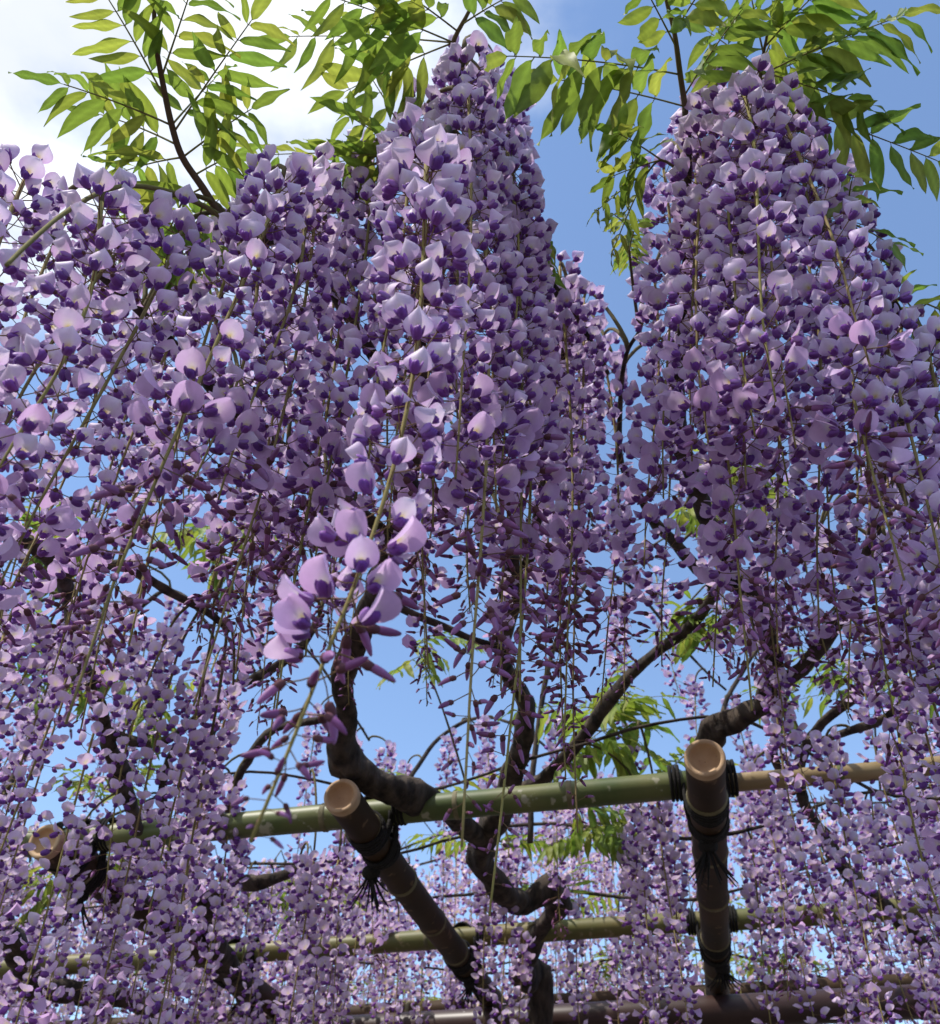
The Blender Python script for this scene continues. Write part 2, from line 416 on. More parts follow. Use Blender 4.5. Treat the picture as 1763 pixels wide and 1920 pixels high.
stem(v, 'branch', [(1278, 660, 1.33, .010), (1380, 500, 1.25, .009), (1430, 330, 1.2, .007), (1420, 200, 1.2, .005)])
stem(v, 'branch', [(1330, 600, 1.30, .007), (1480, 490, 1.22, .005), (1560, 430, 1.2, .004), (1640, 500, 1.2, .004), (1700, 600, 1.2, .005), (1770, 640, 1.2, .004)])
stem(v, 'branch', [(1435, 1318, 1.78, .015), (1560, 1180, 1.65, .013), (1640, 1000, 1.5, .011), (1690, 800, 1.35, .009), (1720, 660, 1.28, .006)])
v = vine('knotted wisteria limb climbing from the hidden beam at the leafy side', atT(250, 1600, 2.1))
stem(v, 'trunk', [(262, 1565, 2.1, .020), (250, 1510, 2.08, .020), (225, 1470, 2.05, .022), (215, 1420, 2.0, .016), (200, 1370, 1.95, .015), (150, 1230, 1.8, .014), (110, 1080, 1.6, .012), (40, 1010, 1.5, .010), (-60, 980, 1.5, .008)])
stem(v, 'branch', [(200, 1370, 1.95, .010), (300, 1390, 2.0, .009), (430, 1300, 2.0, .009), (540, 1230, 1.9, .009), (600, 1160, 1.85, .007)])
stem(v, 'branch', [(110, 1080, 1.6, .010), (220, 1060, 1.55, .009), (340, 1120, 1.6, .008), (430, 1180, 1.7, .006)])
v = vine('forked dark wisteria limb standing on the yellow green pole', atT(400, 1780, 2.65))
stem(v, 'trunk', [(500, 1960, 2.75, .026), (450, 1850, 2.7, .028), (415, 1790, 2.62, .026), (390, 1730, 2.55, .027), (400, 1690, 2.5, .026), (440, 1660, 2.42, .020), (490, 1655, 2.35, .016), (560, 1630, 2.3, .012)])
stem(v, 'branch', [(395, 1700, 2.5, .018), (360, 1660, 2.42, .015), (340, 1620, 2.36, .012), (300, 1500, 2.25, .010), (330, 1400, 2.2, .008)])
stem(v, 'branch', [(440, 1660, 2.42, .016), (445, 1600, 2.36, .014), (430, 1500, 2.26, .012), (500, 1380, 2.15, .009), (600, 1350, 2.1, .007)])
v = vine('slanting dark wisteria limb resting on the lower pole past the thick beam', atT(1660, 1700, 2.5))
stem(v, 'trunk', [(1740, 1770, 2.6, .018), (1655, 1690, 2.48, .020), (1590, 1640, 2.4, .018), (1540, 1560, 2.3, .015), (1500, 1480, 2.2, .013), (1520, 1380, 2.1, .011), (1620, 1290, 2.0, .009), (1740, 1230, 1.95, .007)])
stem(v, 'branch', [(1500, 1480, 2.2, .010), (1450, 1400, 2.1, .009), (1560, 1380, 1.9, .008), (1680, 1330, 1.7, .007), (1800, 1260, 1.5, .006)])
v = vine('black wisteria trunk sprawling over the tan pole at the shady edge', atT(60, 1880, 2.9))
stem(v, 'trunk', [(-60, 1700, 2.4, .03), (0, 1730, 2.5, .030), (40, 1790, 2.62, .032), (70, 1850, 2.75, .034), (150, 1860, 2.85, .034), (240, 1880, 2.95, .030), (330, 1900, 3.05, .03)])
# long canes lying over the trellis that the hanging flowers grow from
def cane_row(label, Y, h, x0, x1, r=.0045):
    a = Vector((x0, Y - x0 * .2126, CAM.z + h)); v = vine(label, a)
    n = 9
    stem(v, 'cane', [(a + PD * (x1 - x0) * i / n + Vector((0, random.uniform(-.14, .14), random.uniform(-.07, .10))), 0, 0, r * random.uniform(.7, 1.1)) for i in range(n + 1)], rough=.2, seg=8)
    return v
cane_row('thin wisteria cane lying along the thick green pole', 2.05, .92, -1.6, 1.7)
cane_row('wisteria cane lying between the green and the yellow green poles', 2.45, .95, -1.9, 1.9)
cane_row('wisteria cane running just above the yellow green pole', 2.85, .97, -2.1, 2.1)
cane_row('far wisteria cane over the back of the trellis', 3.7, .98, -2.6, 2.6)
#cane_row('thin high wisteria cane arching behind the trellis against the sky', 2.75, 1.42, -2.0, 2.2, .0035)
cane_row('high wisteria cane among the distant racemes', 3.6, 1.50, -2.8, 2.8, .005)
cane_row('highest wisteria cane among the distant racemes', 4.3, 1.70, -3.2, 3.2, .005)
cane_row('farthest wisteria cane over the back of the trellis', 4.6, 1.15, -3.2, 3.2)

for lb, X, Y, pk, w in [('arching wisteria cane behind the bent black trunk', -.55, 2.5, 1.58, .5), ('arching wisteria cane in the sky gap behind the slanting branch', .0, 2.7, 1.5, .5),
                        ('tall arching wisteria cane behind the stout limb', .45, 2.35, 1.72, .6), ('arching wisteria cane behind the tan pole', 1.0, 2.4, 1.62, .7),
                        ('arching wisteria cane over the knotted limb', -1.15, 2.3, 1.68, .6), ('low arching wisteria cane between knotted limb and bent trunk', -.85, 2.05, 1.5, .45),
                        ('arching wisteria cane far out past the tan pole', 1.55, 2.6, 1.6, .7)]:
    a = Vector((X - w * .5, Y, CAM.z + .93)); v = vine(lb, a)
    stem(v, 'cane', [(a + Vector((w * u, .1 * math.sin(5 * u + X * 7), (pk - .93) * math.sin(2.35 * u ** .6) * (1 if u < .5 else 1 - .25 * (u - .5)))), 0, 0, .008 * (1 - .6 * u)) for u in (0, .06, .15, .3, .45, .6, .75, .9, 1)], rough=.2, seg=8, sub=5)
# ------------------------------------------------------------------ wisteria flowers
LAV = (.80, .69, .86); LAV2 = (.60, .40, .70)
KEEL = (.36, .14, .54); KEEL2 = (.23, .065, .41)
CALX = (.105, .045, .05); PED = (.17, .105, .06); PED2 = (.20, .17, .055)
BUD = (.38, .14, .37); BUD2 = (.22, .075, .22)
def banner(mb, M, rnd, nu, nv, a0, reflex, fold, size=1.0, pink=0.0):
    W, H = .0138 * size, .0250 * size
    ph, ph2 = rnd.uniform(0, 6), rnd.uniform(0, 6)
    tw = rnd.uniform(-.22, .22); apex = rnd.choice((0, .03, .08))
    vs_, cs, fs = [], [], []
    steps = 24
    path = [(0.0, 0.0, a0)]
    x = z = 0.0
    for i in range(steps):
        a = a0 + reflex * ((i + .5) / steps) ** 1.3
        x += math.cos(a) * H / steps; z += math.sin(a) * H / steps
        path.append((x, z, a))
    for j in range(nv + 1):
        v_ = (1 - math.cos(math.pi * j / nv)) / 2
        px, pz, a = path[int(round(v_ * steps))]
        hw = W * math.sqrt(max(.015, 1 - (2 * v_ - 1) ** 2 * .985)) * (1.06 - .12 * v_)
        n = Vector((math.sin(a), 0, -math.cos(a))); tdir = Vector((math.cos(a), 0, math.sin(a)))
        for i in range(nu + 1):
            u = -1 + 2 * i / nu
            y = hw * u
            off = -fold * u * u * hw * (.5 + .7 * v_) + .0011 * size * math.exp(-(u / .22) ** 2) * (1 - v_)
            off += .0011 * size * math.sin(3.2 * u + ph) * v_ + .0009 * size * math.sin(5 * v_ + ph2) * u
            p = Vector((px, y * (1 - .1 * abs(fold)), pz)) + n * off + tdir * (H * apex * v_ ** 6 * (1 - abs(u)))
            p += n * (tw * y * v_)
            vs_.append(M @ p)
            spot = math.exp(-((u / .36) ** 2)) * math.exp(-((v_ - .34) / .22) ** 2)
            yel = math.exp(-((u / .24) ** 2)) * math.exp(-((v_ - .25) / .13) ** 2)
            e = min(1, max(0, (v_ - .2) / .7)) * .9 + .10 * math.sin(9 * u + ph)  # paler towards the tip: a whitish highlight painted into the petal tint
            c = [LAV[k] * (1 - e * .0) + (LAV2[k] - LAV[k]) * max(0, min(1, (1 - e) * .75 + .30 * u * u)) for k in range(3)]
            c = [c[k] + ((.62, .38, .69)[k] - c[k]) * pink for k in range(3)]
            wht = (.80, .76, .76); yl = (.66, .52, .07)
            c = [c[k] + (wht[k] - c[k]) * min(1, spot * .8) for k in range(3)]
            c = [c[k] + (yl[k] - c[k]) * min(1, yel * .9) for k in range(3)]
            cs.append(tuple(c))
    for j in range(nv):
        for i in range(nu):
            k = j * (nu + 1) + i
            fs.append((k, k + 1, k + nu + 2, k + nu + 1))
    mb.add(vs_, fs, cs, 0)
def keel(mb, M, rnd, nu, nv, size=1.0, spread=.0):
    dn = R(rnd.uniform(-50, -15))
    for sgn in (-1, 1):
        Mk = M @ Matrix.Rotation(-dn, 4, 'Y') @ Matrix.Rotation(sgn * R(-2), 4, 'Z') @ Matrix.Translation((0, sgn * .0013 * size, 0))
        mb.ellip(Mk, .0060 * size * rnd.uniform(.9, 1.1), .0034 * size, .0044 * size, nu, nv, KEEL, KEEL2, 0, bend=.0026 * size)
        if nu > 5:      # the paler wing petals either side
            Mw = M @ Matrix.Rotation(-dn - R(12), 4, 'Y') @ Matrix.Rotation(sgn * R(17), 4, 'Z') @ Matrix.Translation((0, sgn * .0024 * size, .001 * size))
            mb.ellip(Mw, .0058 * size, .0011 * size, .0042 * size, nu, nv, (.50, .30, .62), (.36, .14, .52), 0, bend=.0022 * size)
def pedicel(mb, Lp, z1, seg, c=PED, r=.00062):
    mb.tube([(0, 0, 0), (Lp * .5, 0, z1 * .2), (Lp * .85, 0, z1 * .7), (Lp, 0, z1)], [r * 1.1, r, r, r * 1.2], seg, c, 1, cap=False)
def calyx(mb, M, nu, s=1.0):
    mb.ellip(M @ Matrix.Translation((-.0028 * s, 0, 0)), .0030 * s, .0027 * s, .0027 * s, nu, 4, CALX, (.16, .07, .11), 1)

def flower_meshes(seed, hi, openness):
    """openness 1 = banner thrown back, 0 = banner still folded round the keel"""
    rnd = random.Random(seed)
    Lp = rnd.uniform(.026, .036) * (.85 + .15 * openness) * (.9 if hi else .68); z1 = Lp * rnd.uniform(-.05, .3)
    T = Matrix.Translation((Lp, 0, z1)) @ Matrix.Rotation(R(rnd.uniform(-8, 22)), 4, 'Y')
    s = rnd.uniform(.94, 1.1)
    fl = MB(); kl = MB()
    nu, nv = (10, 9) if hi else (4, 5)
    if openness > .5: a0, rf, fo = R(rnd.uniform(12, 48)), R(rnd.uniform(30, 75)), rnd.uniform(.15, .95)
    else: a0, rf, fo = R(rnd.uniform(5, 30)), R(rnd.uniform(15, 45)), rnd.uniform(-1.1, -.5)
    pedicel(fl, Lp - .002, z1, 4 if hi else 3); calyx(fl, T, 7 if hi else 5)
    banner(fl, T, rnd, nu, nv, a0, rf, fo, s, rnd.uniform(.5, .9) if openness < .5 else rnd.choice((0, 0, .1, .3)))
    keel(kl if hi else fl, T, rnd, 7 if hi else 5, 6 if hi else 4, s if hi else s * 1.12, R(4))
    if hi: return fl, kl
    return fl, None
def bud_mesh(seed, hi, big):
    rnd = random.Random(seed + 500)
    Lp = rnd.uniform(.018, .027); z1 = Lp * rnd.uniform(-.25, .15)
    mb = MB(); s = big
    pedicel(mb, Lp - .001, z1, 4 if hi else 3, r=.0006)
    T = Matrix.Translation((Lp, 0, z1)) @ Matrix.Rotation(R(rnd.uniform(-25, 35)), 4, 'Y') @ Matrix.Rotation(R(rnd.uniform(-20, 20)), 4, 'Z')
    mb.ellip(T, .0100 * s, .0030 * s, .0037 * s, 8 if hi else 5, 7 if hi else 4, BUD, BUD2 if rnd.random() < .4 else (.40, .20, .44), 0, bend=rnd.uniform(-.006, .003) * s, taper=.45)
    mb.ellip(T @ Matrix.Translation((-.003 * s, 0, 0)), .0048 * s, .0032 * s, .0035 * s, 8 if hi else 5, 4, CALX, (.12, .05, .075), 1)
    return mb

PM = [M_PETAL, M_STALK]
HI_OPEN = []; HI_HALF = []
for i in range(9):
    a, b = flower_meshes(i, True, 1); HI_OPEN.append((a.mesh('flower', PM), b.mesh('keel', PM)))
for i in range(4):
    a, b = flower_meshes(40 + i, True, 0); HI_HALF.append((a.mesh('flower', PM), b.mesh('keel', PM)))
HI_BUD = [bud_mesh(i, True, random.Random(i).uniform(.9, 1.1)).mesh('bud', PM) for i in range(6)]
LO_OPEN_MB = [flower_meshes(80 + i, False, 1)[0] for i in range(8)]
LO_HALF_MB = [flower_meshes(120 + i, False, 0)[0] for i in range(3)]
LO_BUD_MB = [bud_mesh(60 + i, False, 1) for i in range(4)]
LO_OPEN = [m.mesh('flower', PM) for m in LO_OPEN_MB]
LO_HALF = [m.mesh('flower', PM) for m in LO_HALF_MB]
LO_BUD = [m.mesh('bud', PM) for m in LO_BUD_MB]
RACHIS_C = [(.24, .20, .075), (.21, .17, .07), (.26, .20, .09)]

def layout(rnd, Ln, dens, of, curve):
    """positions and kinds of the flowers along one hanging stem"""
    res = []; ang = rnd.uniform(0, 6.28); s = 0.0
    while True:
        s += (.52 if s < .22 else .9 if s < .4 else 1.0 if s < of + .05 else .74) / (Ln * dens)
        if s > .995: break
        ang += 2.39996 + rnd.uniform(-.35, .35)
        P, T = curve(s)
        f = s + rnd.uniform(-.06, .06)
        if f < of: kind = 'open'; k = rnd.uniform(.86, 1.10) * (1.06 - .22 * s / max(of, .1))
        elif f < of + .10: kind = 'half'; k = rnd.uniform(.85, 1.0)
        else:
            kind = 'bud'; u = (s - of - .08) / max(.05, 1 - of - .08)
            k = 1.12 - .80 * max(0, u) ** 1.6 + rnd.uniform(-.06, .06)
        pitch = R(rnd.uniform(-14, 26) - 10 * s) if kind != 'bud' else R(rnd.uniform(-55, 10))
        M = Matrix.Translation(P) @ Matrix.Rotation(ang, 4, 'Z') @ Matrix.Rotation(-pitch, 4, 'Y') @ Matrix.Rotation(R(rnd.uniform(-28, 28)), 4, 'X')
        if kind != 'bud' and rnd.random() < .25: M = M @ Matrix.Rotation(R(rnd.uniform(-40, 40)), 4, 'Z')
        res.append((kind, M @ Matrix.Diagonal((k, k, k, 1))))
    return res
def tiny_flower(seed):
    rnd = random.Random(seed); mb = MB()
    T = Matrix.Translation((.03, 0, 0))
    banner(mb, T, rnd, 2, 3, R(rnd.uniform(12, 48)), R(rnd.uniform(30, 75)), rnd.uniform(.1, .7), 1.0)
    mb.ellip(T @ Matrix.Rotation(R(30), 4, 'Y'), .007, .0036, .0045, 4, 3, KEEL, KEEL2, 0)
    return mb
TINY = [tiny_flower(700 + i) for i in range(6)]
FAR = MB()
def far_raceme(top, Ln, rnd):
    a, b = rnd.uniform(0, 6), rnd.uniform(0, 6)
    curve = lambda s: (top + Vector((.012 * math.sin(3 * s + a), .012 * math.sin(2.3 * s + b), -Ln * s)), None)
    for kind, M in layout(rnd, Ln, 96, .85, curve):
        if kind == 'bud': M = M @ Matrix.Diagonal((.8, .5, .5, 1))
        src = rnd.choice(TINY); o = len(FAR.v)
        FAR.v += [tuple(M @ Vector(p)) for p in src.v]; FAR.c += src.c; FAR.m += src.m
        FAR.f += [tuple(q + o for q in f) for f in src.f]
    FAR.tube([curve(k / 6)[0] for k in range(7)] if Ln else [], .0018, 4, RACHIS_C[0], 1)
    q = min(canes, key=lambda c: (c - top).length_squared)
    FAR.tube([top, top.lerp(q, .5) + Vector((0, 0, .06)), q], .0025, 4, (.1, .08, .04), 1)

nrac = 0
def raceme(top, bot, lod, label, group, of=.6, dens=105, bow=0.0, fs=1.0):
    global nrac
    nrac += 1; of = of ** .84
    rnd = random.Random(nrac * 17 + 3)
    root = thing('wisteria_raceme', label, 'flower cluster', top, group)
    d = bot - top; Ln = d.length
    side = Vector((rnd.uniform(-1, 1), rnd.uniform(-1, 1), 0)) * .02
    ph = rnd.uniform(0, 6)
    def curve(s):
        p = d * s + side * math.sin(math.pi * s) + Vector((math.sin(4 * s + ph) - math.sin(ph), math.cos(3.4 * s + ph) - math.cos(ph), 0)) * .007
        p += Vector((bow, 0, 0)) * math.sin(math.pi * min(1, s * 1.2)) * .6
        return p, None
    # stalk to the nearest woody stem
    q = min(canes, key=lambda c: (c - top).length_squared + (0.02 if c.z < top.z - .12 else 0)) - top
    if True:
        cc = rnd.choice(RACHIS_C)
        mb = MB(); n = 22 if lod == 0 else 12
        mb.tube([curve(k / n)[0] for k in range(n + 1)], [.0023 * (1 - .62 * k / n) for k in range(n + 1)], 7 if lod == 0 else 5, cc, 0)
        link('rachis', mb.mesh('rachis', [M_STALK]), root)
        for kind, M in layout(rnd, Ln, dens, of, curve):
            if fs != 1.0: M = M @ Matrix.Diagonal((fs, fs, fs, 1))
            if lod == 0:
                if kind == 'bud': link('bud', rnd.choice(HI_BUD), root, M)
                else:
                    a, b = rnd.choice(HI_OPEN if kind == 'open' else HI_HALF)
                    f = link('flower', a, root, M); link('keel', b, f)
            else:
                if kind == 'bud': link('bud', rnd.choice(LO_BUD), root, M)
                else: link('flower', rnd.choice(LO_OPEN if kind == 'open' else LO_HALF), root, M)
    sb = MB(); t0 = -d.normalized()
    l = max(q.length, .02)
    pts = []
    for k in range(9):
        u = k / 8
        p0, p1_, p2_, p3_ = Vector(), t0 * l * .55, q + Vector((0, 0, l * .35)), q
        pts.append(p0 * (1 - u) ** 3 + p1_ * 3 * u * (1 - u) ** 2 + p2_ * 3 * u * u * (1 - u) + p3_ * u ** 3)
    sb.tube(pts, [.0023 + .0012 * k / 8 for k in range(9)], 6, (.105, .085, .04), 0)
    link('stalk', sb.mesh('stalk', [M_STALK]), root)
    return root

# near racemes: (x top, y top, x tip, y tip, metres in front of the camera, share of open flowers)
G_L = ('raceme in the mass under the shoot against white cloud', 'racemes massed under the cloud-backed shoot')
G_C = ('raceme of the tall middle mass before the bent trunk', 'racemes of the tall middle mass')
G_R = ('raceme in the broad mass under large drooping leaves', 'racemes massed under the large drooping leaves')
NEAR = [
    (800, 300, 420, 1580, .43, .64, ('longest wisteria raceme, its bare yellow stem ending in blurred mauve buds', None)),
    (876, 110, 828, 880, .54, .82, G_C), (935, 150, 958, 1300, .66, .60, G_C), (800, 200, 745, 1010, .60, .75, G_C),
    (905, 330, 850, 1600, .60, .50, G_C), (965, 400, 888, 1720, .72, .50, G_C), (985, 470, 960, 1290, .78, .66, G_C), (850, 420, 790, 1240, .80, .62, G_C),
    (700, 290, 600, 1230, .68, .60, G_C), (900, 230, 905, 960, .62, .85, G_C), (840, 260, 800, 1000, .66, .8, G_C),
    (1050, 500, 1040, 1400, .85, .58, G_C), (1095, 560, 1100, 1570, .95, .50, G_C), (1030, 560, 1075, 1450, .92, .55, G_C),
    (1130, 650, 1120, 1330, 1.05, .62, G_C), (1010, 650, 1010, 1290, .98, .62, G_C), (1075, 600, 1060, 1200, 1.1, .7, G_C),
    (930, 560, 900, 1150, 1.0, .75, G_C), (730, 520, 715, 1130, .92, .75, G_C),
    (850, 150, 850, 800, .60, .85, G_C), (905, 140, 930, 900, .64, .85, G_C), (770, 270, 690, 900, .58, .85, G_C), (940, 240, 960, 900, .70, .85, G_C),
    (1365, 175, 1400, 800, .58, .85, G_R), (1430, 185, 1500, 820, .60, .85, G_R), (1300, 250, 1310, 850, .68, .85, G_R), (1480, 260, 1590, 900, .60, .85, G_R),
    (490, 380, 330, 900, .56, .85, G_L), (570, 360, 440, 950, .60, .8, G_L),
    (50, 330, -120, 1200, .50, .72, G_L), (190, 380, -70, 950, .46, .85, G_L), (270, 400, -40, 980, .52, .85, G_L), (340, 430, 0, 1115, .56, .75, G_L),
    (530, 335, 150, 1350, .50, .50, G_L), (600, 330, 330, 1320, .64, .58, G_L), (470, 410, 210, 1200, .68, .66, G_L), (655, 320, 540, 1350, .70, .55, G_L),
    (420, 440, 90, 1250, .78, .68, G_L), (570, 410, 440, 1250, .80, .62, G_L), (630, 430, 520, 1430, .88, .55, G_L), (120, 420, -150, 1150, .66, .8, G_L),
    (350, 520, 130, 1370, .92, .62, G_L), (230, 440, -40, 1250, .74, .75, G_L), (500, 520, 380, 1200, .98, .66, G_L), (160, 520, -30, 1300, .95, .75, G_L), (290, 560, 120, 1180, 1.0, .75, G_L),
    (600, 560, 540, 1150, 1.05, .7, G_L),
    (1395, 175, 1482, 745, .52, .93, G_R), (1460, 200, 1612, 705, .52, .9, G_R), (1500, 290, 1665, 1085, .56, .62, G_R), (1325, 190, 1345, 815, .60, .85, G_R),
    (1385, 270, 1425, 920, .64, .8, G_R), (1245, 320, 1265, 930, .74, .85, G_R), (1555, 340, 1725, 1000, .64, .75, G_R), (1625, 500, 1785, 1230, .62, .75, G_R),
    (1300, 430, 1392, 1320, .70, .62, G_R), (1500, 430, 1560, 1180, .76, .7, G_R), (1425, 490, 1480, 1220, .82, .7, G_R), (1225, 500, 1215, 1080, .88, .85, G_R),
    (1340, 570, 1335, 1300, .92, .68, G_R), (1600, 570, 1700, 1340, .82, .66, G_R), (1690, 620, 1840, 1330, .76, .7, G_R), (1565, 660, 1610, 1340, .95, .66, G_R),
    (1250, 650, 1250, 1260, 1.02, .7, G_R), (1440, 720, 1465, 1340, 1.0, .62, G_R), (1740, 660, 1900, 1450, .72, .75, G_R), (1440, 230, 1500, 900, .68, .85, G_R), (1350, 330, 1380, 1000, .80, .85, G_R),
    (1700, 700, 1790, 1500, .95, .7, G_R), (1650, 640, 1730, 1250, 1.0, .75, G_R), (1530, 560, 1590, 1230, .9, .75, G_R),
]
PROM = {(905, 330): 'raceme with thin drooping tip of small buds in front of the green pole', (530, 335): 'long raceme with straight yellow stem beside the longest one, dark buds at its end',
        (1500, 290): 'raceme with long bare yellow stem over the open flowers of the broad mass', (1460, 200): 'raceme at the crown of the broad mass with its stem bare towards the tip',
        (876, 110): 'topmost raceme of the tall middle mass just under the leafy shoot', (50, 330): 'outlying raceme with big pale flowers directly against the white cloud'}
for xt, yt, xb, yb, Y, of, (lb, gp) in NEAR:
    if (xt, yt) in PROM: lb = PROM[(xt, yt)]
    elif gp:
        lk = 'mostly in open flower' if of > .72 else 'dark closed buds below' if of < .6 else 'short tail of buds'
        lk += ', outer side' if Y < .68 else ', trellis side'
        lb += ', ' + lk; gp += ', ' + lk
    raceme(atY(xt, yt, Y), atY(xb, yb, Y * .99), 0, lb, gp, of, dens=122 if gp else 185, bow=.012, fs=.86 if gp else .86)

def proj(p):
    d = p - CAM; z = d.dot(FWD)
    return CX + FPX * d.x / z, CY - FPX * d.dot(UPV) / z, z
BEAMSEG = [[proj(e + BD * k * .1) for k in range(28)] for e in beam_ends[:2]]
def hides_beam(a, b):
    for i in range(13):
        x, y, z = proj(a.lerp(b, i / 12))
        for sg in BEAMSEG:
            for bx_, by_, bz in sg:
                if z < bz and abs(bx_ - x) < 62 and abs(by_ - y) < 40: return True
    return False
POLESEG = [[proj(p1 + PD * k * .1) for k in range(-18, 12)], [proj(p2 + PD * k * .1) for k in range(-24, 20)]]
def hides_pole(a, b):
    for i in range(13):
        x, y, z = proj(a.lerp(b, i / 12))
        for sg in POLESEG:
            for bx_, by_, bz in sg:
                if z < bz and abs(bx_ - x) < 60 and abs(by_ - y) < 45: return True
    return False
def field(n, x0, x1, yt0, yt1, Y0, Y1, L0, L1, lod, lb, gp, of=.72, dens=112, seed=1, fs=.92):
    rnd = random.Random(seed)
    for i in range(n):
        x = x0 + (x1 - x0) * (i + rnd.uniform(.1, .9)) / n
        top = atY(x, rnd.uniform(yt0, yt1), rnd.uniform(Y0, Y1))
        Ln = rnd.uniform(L0, L1)
        q = min(canes, key=lambda c: (c.x - top.x) ** 2 + (c.y - top.y) ** 2 + .35 * (c.z - top.z) ** 2)
        if top.z > q.z - .01 and Y0 > 1.7: top = Vector((top.x * .45 + q.x * .55, top.y * .45 + q.y * .55, q.z - rnd.uniform(.015, .05)))
        bot = top + Vector((rnd.uniform(-.05, .0) * Ln, rnd.uniform(-.03, .03) * Ln, -Ln))
        if lod == 1 and Y0 > 1.1 and (hides_beam(top, bot) and rnd.random() < .85 or hides_pole(top, bot) and rnd.random() < .28): continue
        if lod == 2: far_raceme(top, Ln, rnd); continue
        k = (top - beam_ends[0]).dot(PD)
        bay = ', outside the half hidden beam' if k < -1.37 else ', between half hidden and middle beams' if k < -.68 else ', between middle and thick beams' if k < 0 else ', past the thick beam'
        raceme(top, bot, lod, lb + bay, gp + bay, of + rnd.uniform(-.08, .1), dens, fs=fs)
M1 = ('raceme hanging before the green pole by the knotted limb', 'racemes in front of the half hidden beam')
M1B = ('raceme before the green pole near the longest raceme', 'racemes near the tip of the longest one')
M2 = ('raceme hanging in front of the thin tan pole', 'racemes in front of the tan pole')
M3 = ('raceme hanging behind the thick green pole', 'racemes between the two green poles')
M4 = ('pale raceme rising above the trellis against the sky', 'sunlit racemes behind the trellis')
M5 = ('small distant raceme far behind the trellis', 'distant racemes')
M6 = ('raceme deep inside the middle mass behind longer ones', 'racemes deep inside the middle mass')
M7 = ('raceme behind the broad mass by the stout limb', 'racemes around the stout limb')
field(12, 250, 900, 700, 800, 1.1, 1.4, .34, .48, 1, *M6, seed=21, of=.66)
field(9, 430, 1180, 880, 1000, 1.3, 1.6, .30, .42, 1, *M6, seed=22, of=.5)
field(5, 940, 1120, 620, 760, 1.1, 1.3, .36, .5, 1, *M6, seed=23, of=.5)
field(10, 1200, 1760, 860, 1000, 1.15, 1.45, .34, .48, 1, *M7, seed=24)
field(8, 1300, 1780, 1050, 1180, 1.4, 1.7, .34, .48, 1, *M7, seed=25)
field(11, -20, 330, 1030, 1200, 1.15, 1.5, .45, .64, 1, *M1, seed=2, fs=.84)
field(8, 290, 470, 1180, 1400, 1.3, 1.65, .45, .64, 1, *M1B, seed=3, fs=.84)
field(9, 1440, 1790, 1230, 1420, 1.3, 1.75, .42, .62, 1, *M2, seed=4, fs=.84)
field(4, 1640, 1800, 1000, 1150, .95, 1.15, .40, .5, 1, *M2, seed=5)
field(17, 560, 900, 1500, 1640, 1.95, 2.4, .45, .65, 1, *M3, seed=6)
field(9, 1130, 1330, 1490, 1580, 1.95, 2.3, .45, .65, 1, *M3, seed=7)
field(22, 1330, 1790, 1420, 1560, 2.0, 2.6, .45, .65, 1, *M3, seed=8)
field(21, -20, 560, 1440, 1660, 1.95, 2.6, .45, .65, 1, *M3, seed=9)
field(5, 870, 1120, 1540, 1600, 1.98, 2.15, .42, .6, 1, *M3, seed=31)
field(11, 880, 1140, 1590, 1720, 2.4, 3.0, .4, .6, 1, *M3, seed=10)
field(52, -60, 1820, 1200, 1420, 2.4, 3.2, .4, .65, 1, *M4, seed=12)
field(6, -20, 460, 1050, 1200, 1.8, 2.3, .4, .55, 1, *M4, seed=13)
field(7, 1150, 1500, 1020, 1220, 1.9, 2.3, .35, .5, 1, *M4, seed=14)
field(52, -60, 1850, 1640, 1760, 2.95, 3.5, .45, .65, 1, *M3, seed=26)
field(90, -100, 1880, 1600, 1720, 3.4, 4.6, .6, .8, 2, *M5, seed=27)
field(60, -150, 1900, 1380, 1500, 3.2, 4.2, .5, .75, 2, *M5, seed=15)
field(70, -150, 1900, 1480, 1640, 3.3, 5.0, .5, .75, 2, *M5, seed=16)

fo = link('distant_racemes', FAR.mesh('distant_racemes', PM))
fo['kind'] = 'stuff'; fo['label'] = 'curtain of small distant wisteria racemes far behind the trellis'; fo['category'] = 'flowers'
# ------------------------------------------------------------------ foliage
LEAFC = [(.20, .275, .05), (.155, .24, .045), (.26, .305, .06)]
def leaflet_mesh(seed):
    rnd = random.Random(seed + 300); mb = MB()
    nu, nv = 4, 12
    w = rnd.uniform(.105, .14); ben = rnd.uniform(-.02, .45); wav = rnd.uniform(.018, .045); ph = rnd.uniform(0, 6); sidec = rnd.uniform(-.07, .07)
    c = LEAFC[seed % 3]
    vs_, cs, fs = [], [], []
    for j in range(nv + 1):
        v_ = j / nv
        hw = w * (math.sin(math.pi * min(1, v_ ** .72 * .98 + .015)) ** .85) * (1 if v_ < .72 else (1 - .45 * ((v_ - .72) / .28)))
        if j == nv: hw = .002
        for i in range(nu + 1):
            u = -1 + 2 * i / nu
            z = .22 * abs(u) * hw - ben * v_ * v_ + wav * math.sin(13 * v_ + ph + 1.5 * u) * abs(u) ** 1.5
            vs_.append((v_, hw * u + sidec * math.sin(math.pi * v_), z))
            k = .72 if i == nu // 2 else 1
            cs.append(tuple(q * ((1.3 if i == nu // 2 else 1) * (.93 if (j + abs(i - 2)) % 2 else 1.04)) for q in c))
    for j in range(nv):
        for i in range(nu):
            k = j * (nu + 1) + i; fs.append((k, k + 1, k + nu + 2, k + nu + 1))
    mb.add(vs_, fs, cs, 0)
    mb.tube([(-.06, 0, 0), (.02, 0, 0)], .008, 4, (.16, .17, .05), 1, cap=False)
    return mb.mesh('leaflet', [M_LEAF, M_STALK])
LEAFLETS = [leaflet_mesh(i) for i in range(9)]
